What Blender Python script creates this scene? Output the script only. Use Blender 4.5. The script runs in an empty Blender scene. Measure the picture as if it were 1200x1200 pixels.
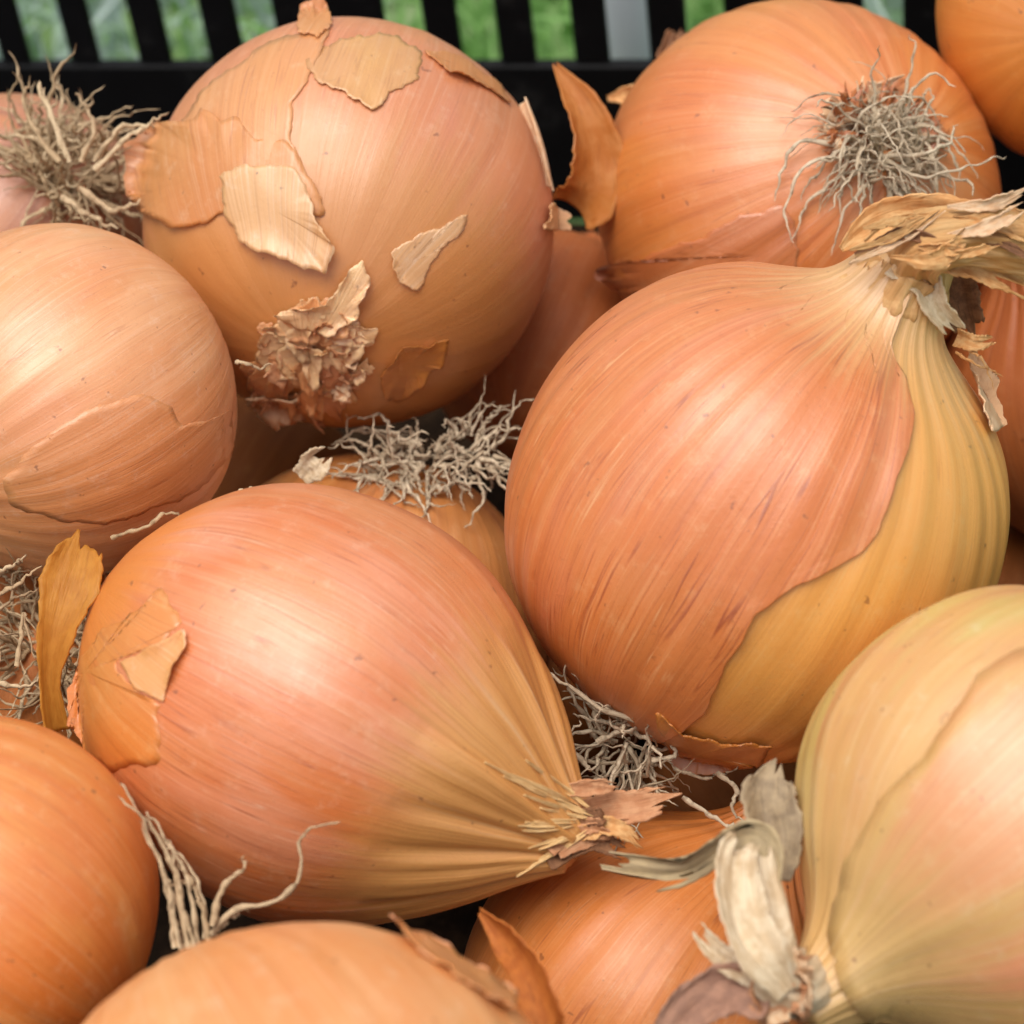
import bpy, math, random
import numpy as np
from mathutils import Matrix, Vector
from mathutils.bvhtree import BVHTree

random.seed(7)
RNG = np.random.default_rng(7)
SC = bpy.context.scene
COL = SC.collection

# ------------------------------------------------------------------ camera
F = 3400.0                                   # focal length in photo pixels (1200 px wide)
UPC = np.array([-0.1026, 0.6873, 0.7191]); UPC /= np.linalg.norm(UPC)
fw = np.array([0, 0, -1.0]); fw -= UPC * fw.dot(UPC); fw /= np.linalg.norm(fw)
RM = np.array([np.cross(fw, UPC), fw, UPC])  # rows: world axes in camera axes
D0 = 0.57
CAM = -(RM @ np.array([0, 0, -D0]))
def wdir(v): return RM @ np.asarray(v, float)
def W(px, py, d): return CAM + RM @ np.array([(px - 600) / F * d, -(py - 600) / F * d, -d])
cam = bpy.data.cameras.new('camera'); cam_o = bpy.data.objects.new('camera', cam); COL.objects.link(cam_o)
M4 = Matrix(RM.tolist()).to_4x4(); M4.translation = Vector(CAM.tolist()); cam_o.matrix_world = M4
cam.sensor_width = 36; cam.lens = F / 1200 * 36; cam.clip_start = 0.01; cam.clip_end = 200
cam.dof.use_dof = True; cam.dof.focus_distance = 0.552; cam.dof.aperture_fstop = 17.0
SC.camera = cam_o

# ------------------------------------------------------------------ light
SUN_C = np.array([-0.22, 0.58, 0.78])        # towards the sun, camera axes
sd = wdir(SUN_C / np.linalg.norm(SUN_C))
elev = math.asin(sd[2]); azim = math.atan2(sd[0], sd[1])
w = bpy.data.worlds.new('World'); SC.world = w; w.use_nodes = True
nt = w.node_tree; bg = nt.nodes['Background']
sky = nt.nodes.new('ShaderNodeTexSky'); sky.sky_type = 'NISHITA'; sky.sun_disc = False
sky.sun_elevation = elev; sky.sun_rotation = azim; sky.air_density = 1.0; sky.dust_density = 4.0; sky.ozone_density = 1.0
hs = nt.nodes.new('ShaderNodeHueSaturation'); hs.inputs['Saturation'].default_value = 0.45   # thin overcast: a whiter sky all over
nt.links.new(sky.outputs[0], hs.inputs['Color']); nt.links.new(hs.outputs[0], bg.inputs[0]); bg.inputs[1].default_value = 0.105
sl = bpy.data.lights.new('sun', 'SUN'); sl.energy = 1.5; sl.angle = math.radians(48); sl.color = (1, 0.95, 0.88)
so = bpy.data.objects.new('sun', sl); COL.objects.link(so)
so.rotation_euler = Vector((-sd).tolist()).to_track_quat('-Z', 'Y').to_euler()
SC.view_settings.view_transform = 'Standard'; SC.view_settings.look = 'None'
SC.view_settings.exposure = 0.64; SC.view_settings.gamma = 1.0
SC.cycles.max_bounces = 8; SC.cycles.transmission_bounces = 4

# ------------------------------------------------------------------ helpers
def lin(r, g, b):
    f = lambda c: (c / 255 / 12.92) if c / 255 <= 0.04045 else ((c / 255 + 0.055) / 1.055) ** 2.4
    return (f(r), f(g), f(b), 1)
def nrm(v):
    v = np.asarray(v, float); return v / np.maximum(np.linalg.norm(v, axis=-1, keepdims=True), 1e-12)
def tag(o, label=None, cat=None, group=None, kind=None):
    if label: o['label'] = label
    if cat: o['category'] = cat
    if group: o['group'] = group
    if kind: o['kind'] = kind
    return o
def empty(name, loc, label, cat, group=None):
    o = bpy.data.objects.new(name, None); COL.objects.link(o); o.location = Vector([float(c) for c in loc])
    o.empty_display_size = 0.01
    return tag(o, label, cat, group)
def mesh_obj(name, V, faces, mat, parent=None, origin=(0, 0, 0), unit=None, smooth=True, nsmooth=None):
    """V in world space; the object's own origin is the parent's place."""
    me = bpy.data.meshes.new(name)
    org = np.asarray(parent_loc(parent) if parent is not None else origin, float)
    me.from_pydata((np.asarray(V) - org).tolist(), [], faces)
    if unit is not None:
        a = me.attributes.new('unit', 'FLOAT_VECTOR', 'POINT')
        a.data.foreach_set('vector', np.asarray(unit, np.float32).ravel())
    me.materials.append(mat)
    if smooth: me.polygons.foreach_set('use_smooth', [nsmooth is None or i < nsmooth for i in range(len(me.polygons))])
    me.update()
    o = bpy.data.objects.new(name, me); COL.objects.link(o)
    if parent is not None: o.parent = parent
    else: o.location = Vector(org.tolist())
    return o
def parent_loc(p):
    l = np.array(p.location)
    while p.parent: p = p.parent; l = l + np.array(p.location)
    return l
def grid_faces(m, n, closed, off=0, flip=False):
    i, j = np.meshgrid(np.arange(m - 1), np.arange(n if closed else n - 1), indexing='ij')
    j2 = (j + 1) % n
    q = np.stack([i * n + j, i * n + j2, (i + 1) * n + j2, (i + 1) * n + j], -1).reshape(-1, 4) + off
    if flip: q = q[:, ::-1]
    return q.tolist()
def grid_normals(P, closed):
    du = np.gradient(P, axis=0)
    dv = (np.roll(P, -1, 1) - np.roll(P, 1, 1)) if closed else np.gradient(P, axis=1)
    return nrm(np.cross(dv, du))
def shell(P, N, th, closed):
    """two-sided sheet with real thickness from a grid P (m,n,3) and normals N"""
    m, n = P.shape[:2]
    V = np.concatenate([P.reshape(-1, 3), (P - N * th).reshape(-1, 3)])
    f = grid_faces(m, n, closed) + grid_faces(m, n, closed, m * n, True)
    k = m * n
    for j in range(n if closed else n - 1):
        j2 = (j + 1) % n
        f.append([j2, j, k + j, k + j2]); a = (m - 1) * n
        f.append([a + j, a + j2, k + a + j2, k + a + j])
    if not closed:
        for i in range(m - 1):
            f.append([i * n, (i + 1) * n, k + (i + 1) * n, k + i * n])
            b = n - 1; f.append([(i + 1) * n + b, i * n + b, k + i * n + b, k + (i + 1) * n + b])
    return V, f
def catmull(pts, n):
    p = np.asarray(pts, float)
    if len(p) == 2: return p[0] + (p[1] - p[0]) * np.linspace(0, 1, n)[:, None]
    q = np.vstack([2 * p[0] - p[1], p, 2 * p[-1] - p[-2]])
    k = len(p) - 1; t = np.linspace(0, k, n); i = np.minimum(t.astype(int), k - 1); u = (t - i)[:, None]
    a, b, c, d = q[i], q[i + 1], q[i + 2], q[i + 3]
    return 0.5 * (2 * b + (c - a) * u + (2 * a - 5 * b + 4 * c - d) * u ** 2 + (3 * b - a - 3 * c + d) * u ** 3)
def wob(n, octs, rng, closed=False):
    """smooth random curve of n samples, about -1..1"""
    t = np.linspace(0, 1, n, endpoint=not closed); y = np.zeros(n); tot = 0
    for k, a in octs:
        kk = int(k) if closed else k
        y += a * np.sin(2 * math.pi * (kk * t + rng.random())); tot += a
    return y / tot * 1.5
class Noise3:
    def __init__(s, rng, n=10, fr=(1, 4)):
        s.k = nrm(rng.normal(size=(n, 3))) * rng.uniform(*fr, size=(n, 1)); s.p = rng.random(n) * 6.28
    def __call__(s, X): return np.sin(np.asarray(X) @ s.k.T + s.p).mean(-1) * 1.8

# ------------------------------------------------------------------ materials
class NB:
    def __init__(s, name):
        s.m = bpy.data.materials.new(name); s.m.use_nodes = True; s.t = s.m.node_tree
        s.p = s.t.nodes['Principled BSDF']; s.out = s.t.nodes['Material Output']
    def n(s, typ, ins=None, **kw):
        x = s.t.nodes.new('ShaderNode' + typ)
        for k, v in kw.items(): setattr(x, k, v)
        for k, v in (ins or {}).items(): s.set(x.inputs[k], v)
        return x
    def set(s, sock, v):
        if isinstance(v, bpy.types.NodeSocket): s.t.links.new(v, sock)
        else: sock.default_value = v
    def math(s, op, a, b=0.0, c=None):
        x = s.n('Math', operation=op); s.set(x.inputs[0], a); s.set(x.inputs[1], b)
        if c is not None: s.set(x.inputs[2], c)
        return x.outputs[0]
    def mix(s, f, a, b, blend='MIX'):
        x = s.n('Mix', data_type='RGBA', blend_type=blend); s.set(x.inputs[0], f); s.set(x.inputs[6], a); s.set(x.inputs[7], b); return x.outputs[2]
    def ramp(s, v, lo, hi, a=0.0, b=1.0, smooth=True):
        x = s.n('MapRange', interpolation_type='SMOOTHSTEP' if smooth else 'LINEAR'); s.set(x.inputs[0], v)
        for i, q in enumerate((lo, hi, a, b)): s.set(x.inputs[1 + i], q)
        return x.outputs[0]
    def noise(s, vec, scale=1.0, detail=3.0, rough=0.55, dist=0.0):
        x = s.n('TexNoise'); s.set(x.inputs['Vector'], vec)
        x.inputs['Scale'].default_value = scale; x.inputs['Detail'].default_value = detail
        x.inputs['Roughness'].default_value = rough; x.inputs['Distortion'].default_value = dist
        return x.outputs['Fac']
    def vmul(s, v, k):
        x = s.n('VectorMath', operation='MULTIPLY'); s.set(x.inputs[0], v); x.inputs[1].default_value = k; return x.outputs[0]
    def vadd(s, v, k):
        x = s.n('VectorMath', operation='ADD'); s.set(x.inputs[0], v); s.set(x.inputs[1], k); return x.outputs[0]

def skin_mat(name, base, second, dark, light, neck=None, root=None, neck_z=(0.55, 0.95), root_z=(-0.6, -0.95), rough=0.45,
             seed=0.0, streak=0.5, lines=0.5, translucent=0.0, spots=0.6, blush=None, bump=1.0, pale=0.20, spec=1.0):
    b = NB(name)
    at = b.n('Attribute', attribute_name='unit').outputs['Vector']
    off = b.vadd(at, (seed * 3.1, seed * 1.7, seed * 2.3))
    warp = b.n('TexNoise', {'Vector': off, 'Scale': 1.6, 'Detail': 2.0}).outputs['Color']
    warp = b.vmul(b.vadd(warp, (-0.5, -0.5, -0.5)), (0.05, 0.05, 0.05))
    sp = b.n('SeparateXYZ', {0: b.vadd(at, warp)}); x, y, z = sp.outputs
    cx = b.n('CombineXYZ', {0: x, 1: y}); an = b.n('VectorMath', operation='NORMALIZE'); b.set(an.inputs[0], cx.outputs[0])
    ang = b.n('SeparateXYZ', {0: an.outputs[0]})
    def svec(f, zf):
        c = b.n('CombineXYZ', {0: b.math('MULTIPLY', ang.outputs[0], f), 1: b.math('MULTIPLY', ang.outputs[1], f), 2: b.math('MULTIPLY', z, zf)})
        return b.vadd(c.outputs[0], (seed * 7.3, seed * 4.1, seed))
    blot = b.noise(off, 5.5, 4.0, 0.6)
    big = b.noise(svec(1.9, 0.9), 1.0, 4.0, 0.6)
    s_med = b.noise(svec(15, 0.5), 1.0, 4.0, 0.6)
    s_fine = b.noise(svec(80, 1.1), 1.0, 2.0, 0.6)
    s_line = b.noise(svec(15, 0.5), 1.0, 1.0, 0.4)
    s_line2 = b.noise(svec(37, 0.8), 1.0, 1.0, 0.4)
    dp = lambda q, k: (q[0] * k[0], q[1] * k[1], q[2] * k[2], 1)
    base, second = dp(base, (.95, .83, .62)), dp(second, (.95, .86, .68))
    light = dp(light, (.94, 1.04, 1.16)); dark = dp(dark, (.85, .78, .72))
    c = b.mix(b.ramp(big, 0.40, 0.62), base, second)
    if blush is not None: c = b.mix(b.math('MULTIPLY', b.ramp(b.noise(b.vadd(svec(2.6, 1.0), (5, 3, 1)), 1.0, 3.0, 0.55), 0.48, 0.66), 0.8), c, blush)
    c = b.mix(b.math('MULTIPLY', b.ramp(b.noise(off, 9.0, 8.0, 0.78), 0.52, 0.70), 0.30), c, light)
    c = b.mix(b.math('MULTIPLY', b.ramp(s_med, 0.52, 0.84), streak * .75), c, dark)
    c = b.mix(b.math('MULTIPLY', b.ramp(s_med, 0.48, 0.26), streak * 0.28), c, light)
    c = b.mix(b.math('MULTIPLY', b.ramp(s_fine, 0.52, 0.74), 0.46 * streak), c, dark)
    c = b.mix(b.math('MULTIPLY', b.ramp(s_fine, 0.46, 0.30), pale), c, light)
    ln = b.ramp(b.math('ABSOLUTE', b.math('SUBTRACT', s_line, 0.5)), 0.0, 0.014, 1.0, 0.0)
    gate = b.ramp(b.noise(off, 2.6, 2.0), 0.42, 0.62)
    c = b.mix(b.math('MULTIPLY', b.math('MULTIPLY', ln, gate), lines), c, dark)
    ln2 = b.ramp(b.math('ABSOLUTE', b.math('SUBTRACT', s_line2, 0.5)), 0.0, 0.02, 1.0, 0.0)
    c = b.mix(b.math('MULTIPLY', b.math('MULTIPLY', ln2, b.ramp(b.noise(b.vadd(off, (3, 3, 3)), 3.0, 2.0), 0.46, 0.66)), lines * .8), c, dark)
    c = b.mix(b.math('MULTIPLY', b.math('MULTIPLY', b.ramp(b.math('ABSOLUTE', b.math('SUBTRACT', s_line2, 0.58)), 0.0, 0.02, 1.0, 0.0), b.ramp(b.noise(b.vadd(off, (7, 1, 4)), 3.0, 2.0), 0.46, 0.66)), lines * .7), c, light)
    zz = b.math('ADD', sp.outputs[2], b.math('MULTIPLY', b.math('SUBTRACT', s_med, 0.5), 0.5))
    if neck is not None:
        nm = b.ramp(zz, neck_z[0], neck_z[1], 0, 0.92); c = b.mix(nm, c, neck); nd = tuple(q * k for q, k in zip(neck[:3], (.70, .56, .42))) + (1,)
        c = b.mix(b.math('MULTIPLY', b.math('MULTIPLY', nm, b.ramp(s_fine, .49, .62)), .55), c, nd)
        c = b.mix(b.math('MULTIPLY', b.math('MULTIPLY', nm, b.ramp(s_med, .46, .30)), .45), c, (.74, .52, .29, 1))
    if root is not None: c = b.mix(b.ramp(zz, root_z[0], root_z[1], 0, 0.85), c, root)
    spn = b.noise(off, 17.0, 2.0, 0.5)
    c = b.mix(b.math('MULTIPLY', b.ramp(spn, 0.70, 0.77), spots), c, lin(110, 55, 25))
    fr = b.noise(off, 60.0, 2.0, 0.6)
    c = b.mix(b.math('MULTIPLY', b.ramp(fr, 0.60, 0.78), 0.22), c, dark)
    b.set(b.p.inputs['Base Color'], c)
    b.set(b.p.inputs['Roughness'], b.math('ADD', b.math('MULTIPLY', blot, 0.22), rough - 0.11))
    b.p.inputs['Specular IOR Level'].default_value = spec
    b.p.inputs['Subsurface Weight'].default_value = 0.06
    b.p.inputs['Subsurface Radius'].default_value = (0.004, 0.0016, 0.0006)
    b.p.inputs['Subsurface Scale'].default_value = 1.0
    b.p.inputs['Coat Weight'].default_value = 0.35 * spec; b.p.inputs['Coat Roughness'].default_value = 0.46
    h = b.math('ADD', b.math('MULTIPLY', s_fine, 0.35), b.math('MULTIPLY', s_med, 0.6))
    h = b.math('ADD', h, b.math('MULTIPLY', b.noise(off, 20.0, 6.0, 0.7, 0.6), 0.55))
    h = b.math('SUBTRACT', h, b.math('MULTIPLY', b.math('MULTIPLY', ln, gate), 0.2))
    bp = b.n('Bump', {'Height': h, 'Strength': 0.34 * bump, 'Distance': 0.0005}); b.set(b.p.inputs['Normal'], bp.outputs[0])
    if translucent:
        tr = b.n('BsdfTranslucent', {'Color': c}); b.set(tr.inputs['Normal'], bp.outputs[0])
        mx = b.n('MixShader', {0: translucent, 1: b.p.outputs[0], 2: tr.outputs[0]}); b.set(b.out.inputs[0], mx.outputs[0])
    return b.m

def dry_mat(name, c1, c2, dark, rough=0.6, translucent=0.25, freq=14.0, seed=0.0):
    """papery dried leaf: fibres run along the piece (unit = across, along, 0)"""
    b = NB(name)
    at = b.n('Attribute', attribute_name='unit').outputs['Vector']
    v = b.vadd(b.vmul(at, (freq, 1.6, 1.0)), (seed, seed * 2, seed))
    s1 = b.noise(v, 1.0, 5.0, 0.65, 0.4); s2 = b.noise(b.vmul(at, (freq * 4, 2.5, 1)), 1.0, 3.0, 0.6)
    blot = b.noise(at, 3.0, 4.0, 0.6)
    c = b.mix(b.ramp(blot, 0.38, 0.62), c1, c2)
    c = b.mix(b.math('MULTIPLY', b.ramp(s1, 0.52, 0.72), 0.5), c, dark)
    c = b.mix(b.math('MULTIPLY', b.ramp(s2, 0.55, 0.75), 0.4), c, dark)
    b.set(b.p.inputs['Base Color'], c); b.p.inputs['Roughness'].default_value = rough
    b.p.inputs['Specular IOR Level'].default_value = 0.35
    bp = b.n('Bump', {'Height': b.math('ADD', s1, b.math('MULTIPLY', s2, 0.5)), 'Strength': 0.55, 'Distance': 0.0006}); b.set(b.p.inputs['Normal'], bp.outputs[0])
    if translucent:
        tr = b.n('BsdfTranslucent', {'Color': c})
        mx = b.n('MixShader', {0: translucent, 1: b.p.outputs[0], 2: tr.outputs[0]}); b.set(b.out.inputs[0], mx.outputs[0])
    return b.m

def root_mat(name, c1, c2, dark):
    b = NB(name)
    at = b.n('Attribute', attribute_name='unit').outputs['Vector']
    ob = b.n('ObjectInfo').outputs['Random']; wsp = b.n('NewGeometry').outputs['Position']
    c = b.mix(ob, c1, c2)
    n = b.noise(b.vmul(at, (1, 9, 1)), 1.5, 4.0, 0.65)
    c = b.mix(b.math('MULTIPLY', b.ramp(n, 0.46, 0.72), 0.7), c, dark)
    c = b.mix(b.math('MULTIPLY', b.ramp(b.noise(wsp, 420.0, 3.0), .5, .72), .5), c, lin(110, 84, 58))
    b.set(b.p.inputs['Base Color'], c); b.p.inputs['Roughness'].default_value = 0.7
    b.p.inputs['Specular IOR Level'].default_value = 0.3
    bp = b.n('Bump', {'Height': n, 'Strength': 0.6, 'Distance': 0.0003}); b.set(b.p.inputs['Normal'], bp.outputs[0])
    return b.m

ROOT = root_mat('dry_root_fibre', lin(206, 182, 146), lin(178, 150, 114), lin(124, 98, 68))
ROOT_G = root_mat('grey_root_fibre', lin(208, 190, 162), lin(180, 160, 132), lin(108, 92, 72))
STRAW = dry_mat('straw_husk', lin(226, 178, 120), lin(212, 152, 92), lin(170, 108, 60), translucent=.05)
PINKHUSK = dry_mat('pink_brown_husk', lin(212, 158, 116), lin(196, 136, 94), lin(150, 94, 60), translucent=.1)
PALEHUSK = dry_mat('pale_husk', lin(238, 206, 168), lin(228, 184, 140), lin(198, 142, 98), translucent=.15)
AMBER = dry_mat('amber_husk', lin(226, 164, 70), lin(216, 150, 60), lin(180, 110, 36), translucent=0.5, freq=8, rough=0.4)
GREYLEAF = dry_mat('grey_dry_leaf', lin(172, 150, 118), lin(146, 126, 100), lin(92, 76, 58), translucent=.05)
WHITELEAF = dry_mat('white_dry_leaf', lin(218, 198, 166), lin(200, 174, 138), lin(144, 116, 84), translucent=.05, freq=6)
DARKHUSK = dry_mat('dark_brown_husk', lin(150, 104, 70), lin(120, 80, 52), lin(64, 38, 24), translucent=0.1)

# ------------------------------------------------------------------ onion builder
SPHERES = []
STD = [(-.93, 0), (-.94, .10), (-.93, .22), (-.84, .48), (-.62, .77), (-.33, .945), (0, 1.0), (.33, .95), (.60, .80), (.80, .56), (.93, .34), (1.04, .22), (1.16, .16), (1.28, .13)]
def chaikin(p, k=3):
    p = np.asarray(p, float)
    for _ in range(k):
        q = np.empty((2 * len(p), 2)); q[0] = p[0]; q[-1] = p[-1]
        q[1:-1:2] = .75 * p[:-1] + .25 * p[1:]; q[2:-1:2] = .25 * p[:-1] + .75 * p[1:]; p = q
    return p

class Onion:
    def __init__(s, label, px, py, d, rpx, axis, mat, prof=STD, seed=1, lump=.018, rib=.007, nth=170, nt=120, squash=1.0, neckfold=0.10):
        s.rng = np.random.default_rng(seed)
        s.c = W(px, py, d); s.R = rpx / F * d; s.d = d
        s.ax = nrm(wdir(axis)); ref = wdir((0.13, 0.2, 0.97))
        s.ux = nrm(np.cross(ref, s.ax)); s.uy = np.cross(s.ax, s.ux)
        s.B = np.stack([s.ux, s.uy, s.ax], 1)
        pr = chaikin(prof); pr = pr * np.array([squash, 1.0])
        L = np.concatenate([[0], np.cumsum(np.linalg.norm(np.diff(pr, axis=0), axis=1))]); s.L = L / L[-1]; s.pr = pr
        s.n3 = Noise3(s.rng, 9, (1.2, 3.0)); s.lump = lump; s.rib = rib; s.neckfold = neckfold
        s.fr = s.rng.integers(9, 40, 7); s.fp = s.rng.random(7) * 6.28; s.fa = s.rng.random(7)
        t = np.linspace(0, 1, nt); th = np.linspace(0, 2 * math.pi, nth, endpoint=False)
        T, TH = np.meshgrid(t, th, indexing='ij')
        P = s.S(TH, T); s.root_o = empty('onion', s.c - np.array([0, 0, s.R]) * 0.0, label, 'onion', 'yellow onions heaped in the black crate')
        U = (P - s.c) @ s.B / s.R
        V = P.reshape(-1, 3); f = grid_faces(nt, nth, True)
        f = [q[::-1] for q in f]
        f += [list(range(nth)), list(range((nt - 1) * nth, nt * nth))[::-1]]
        s.bulb = mesh_obj('bulb', V, f, mat, s.root_o, unit=U.reshape(-1, 3))
        s.bvh = BVHTree.FromPolygons([Vector(v) for v in V.tolist()], f)
        SPHERES.append((s.c, s.R * .97))
    def S(s, th, t):
        z = np.interp(t, s.L, s.pr[:, 0]); r = np.interp(t, s.L, s.pr[:, 1])
        u = np.stack([np.cos(th) * r, np.sin(th) * r, z], -1)
        k = 1 + s.lump * s.n3(u)
        rb = sum(a * np.sin(f * th + p + .6 * np.sin(3 * z + p)) for f, a, p in zip(s.fr, s.fa, s.fp)) / 3
        k = k + s.rib * rb * np.clip(r * 1.2, 0, 1)
        fold = np.clip((z - .72) / .4, 0, 1) * s.neckfold
        k2 = 1 + fold * sum(a * np.sin(f * th * 1.0 + p) for f, a, p in zip((4, 7, 13, 22, 37), (.7, .5, .45, .35, .25), s.fp))
        u = u * k[..., None]; u[..., :2] *= k2[..., None]
        return s.c + (u * s.R) @ s.B.T
    def unit(s, P): return (np.asarray(P) - s.c) @ s.B / s.R
    def pole(s, sign): return s.c + s.ax * s.R * (s.pr[-1, 0] if sign > 0 else s.pr[0, 0])
    def hit(s, px, py):
        dr = nrm(W(px, py, 1.0) - CAM)
        h = s.bvh.ray_cast(Vector(CAM.tolist()), Vector(dr.tolist()))
        if h[0] is not None:
            n = np.array(h[1]); n = n if n.dot(dr) < 0 else -n
            return np.array(h[0]), n, 0.0
        t = (s.c - CAM).dot(dr); q = CAM + dr * t
        h = s.bvh.find_nearest(Vector(q.tolist())); n = nrm(q - np.array(h[0]))
        return q, n, np.linalg.norm(q - np.array(h[0]))

def patch(on, poly, name, mat, lift=.0007, curl=.0, jag=3.0, th=.00025, n=150, rings=9, seed=0, crumple=0.0, label=None, curl_dir=None, smooth=True):
    """a torn piece of papery skin lying on the bulb: outline in photo pixels, cast on to the bulb"""
    rng = np.random.default_rng(seed + 100)
    p = np.asarray(poly, float); k = len(p)
    q = np.vstack([p, p[:1]]); L = np.concatenate([[0], np.cumsum(np.linalg.norm(np.diff(q, axis=0), axis=1))])
    tt = np.linspace(0, L[-1], n, endpoint=False)
    o = np.stack([np.interp(tt, L, q[:, 0]), np.interp(tt, L, q[:, 1])], 1)
    if smooth: o = .25 * np.roll(o, 1, 0) + .5 * o + .25 * np.roll(o, -1, 0)
    tg = nrm(np.roll(o, -1, 0) - np.roll(o, 1, 0)); nr = np.stack([tg[:, 1], -tg[:, 0]], 1)
    j = wob(n, [(3, 1), (7, .8), (15, .5), (31, .3), (53, .2)], rng, True) * jag
    o = o + nr * j[:, None]
    e0, e1 = p, np.roll(p, -1, 0); ed = nrm(e1 - e0); sg = np.sign(((e0[:, 0] * e1[:, 1]) - (e1[:, 0] * e0[:, 1])).sum())
    cand = np.vstack([p.mean(0)[None], p.min(0) + rng.random((600, 2)) * (p.max(0) - p.min(0))])
    q = cand[:, None] - e0[None]; c = cand[(sg * (ed[None, :, 0] * q[..., 1] - ed[None, :, 1] * q[..., 0])).min(1).argmax()]
    P = np.zeros((rings, n, 3)); N = np.zeros((rings, n, 3))
    cw = np.clip(.5 + .8 * wob(n, [(2, 1), (5, .7), (9, .5)], rng, True), 0, 1.4)
    if curl_dir is not None:
        dd = nrm(o - c) @ nrm(np.asarray(curl_dir, float)); cw = np.clip(dd, 0, 1) * (.7 + .3 * cw)
    for a in range(rings):
        sa = ((a + 1) / rings) ** .8
        for b_ in range(n):
            x = c + (o[b_] - c) * sa
            h, nn, miss = on.hit(*x)
            P[a, b_] = h; N[a, b_] = nn
        amt = lift * (1.0 if a < rings - 1 else .9) + curl * sa ** 4 * cw
        P[a] += N[a] * np.asarray(amt).reshape(-1, 1)
    U = on.unit(P)
    if crumple:
        nz = Noise3(rng, 12, (14, 40)); P += N * (nz(U) * crumple)[..., None] * np.linspace(0.6, 1, rings)[:, None, None]
    V, f = shell(P, N, th, True); k = rings * n; ns = 2 * (rings - 1) * n
    f = [q for i, q in enumerate(f) if i < ns or (i - ns) % 2]               # no wall round the middle
    hc, nc, _ = on.hit(*c); hc = hc + nc * lift if not crumple else P[0].mean(0)
    V = np.vstack([V, hc, hc - nc * th]); U2 = np.concatenate([U.reshape(-1, 3)] * 2 + [on.unit(hc)[None]] * 2)
    fan = [[2 * k, (j + 1) % n, j] for j in range(n)] + [[2 * k + 1, k + j, k + (j + 1) % n] for j in range(n)]
    a0, a1, a2 = (V[q] for q in f[0][:3]); b0, b1, b2 = (V[q] for q in fan[0])
    if np.cross(a1 - a0, a2 - a0) @ np.cross(b1 - b0, b2 - b0) < 0: fan = [q[::-1] for q in fan]
    f = fan + f
    ob = mesh_obj(name, V, f, mat, on.root_o, unit=U2, nsmooth=2 * (rings - 1) * n + 2 * n)
    if label: ob['label'] = label
    return ob

def wrap_skin(on, bound, t0, t1, span, name, mat, lift=.0006, th=.0003, jag=.012, seed=0, label=None, curl=.0006):
    """a whole outer skin that wraps round the bulb, from a torn edge seen in the photo round to the far side"""
    rng = np.random.default_rng(seed); pts = []
    for x, y in bound:
        h, _, _ = on.hit(x, y); u = on.unit(h)
        z = u[2]; i0 = np.argmax(on.pr[:, 1]); 
        t = on.L[np.argmin((on.pr[:, 0] - z) ** 2 + (on.pr[:, 1] - np.hypot(u[0], u[1])) ** 2)]
        pts.append((t, math.atan2(u[1], u[0])))
    pts = np.array(sorted(pts)); th_ = np.unwrap(pts[:, 1])
    m, n = 150, 170; T = np.linspace(t0, t1, m)
    tb = np.interp(T, pts[:, 0], th_) + jag * wob(m, [(2, 1), (5, .6), (13, .25), (29, .12)], rng)
    s_ = np.linspace(0, 1, n) ** 1.3
    TH = tb[:, None] + span * s_[None]
    e0 = .012 * wob(n, [(4, 1), (11, .8), (27, .6), (50, .4)], rng); e1 = .012 * wob(n, [(3, 1), (9, .8), (21, .6)], rng)
    a = np.linspace(0, 1, m)[:, None]
    TT = np.clip(T[:, None] + e0[None] * (1 - a) + e1[None] * a, 0.001, .999)
    P = on.S(TH, TT); N = nrm(P - on.c)
    P = P + N * (lift + curl * np.exp(-s_ * 40) * (0.6 + .5 * wob(m, [(3, 1), (7, .6)], rng))[:, None])[..., None]
    U = on.unit(P); V, f = shell(P, N, th, False)
    if span > 0: f = [q[::-1] for q in f]
    ob = mesh_obj(name, V, f, mat, on.root_o, unit=np.concatenate([U.reshape(-1, 3)] * 2), nsmooth=2 * (m - 1) * (n - 1))
    if label: ob['label'] = label
    return ob

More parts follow.
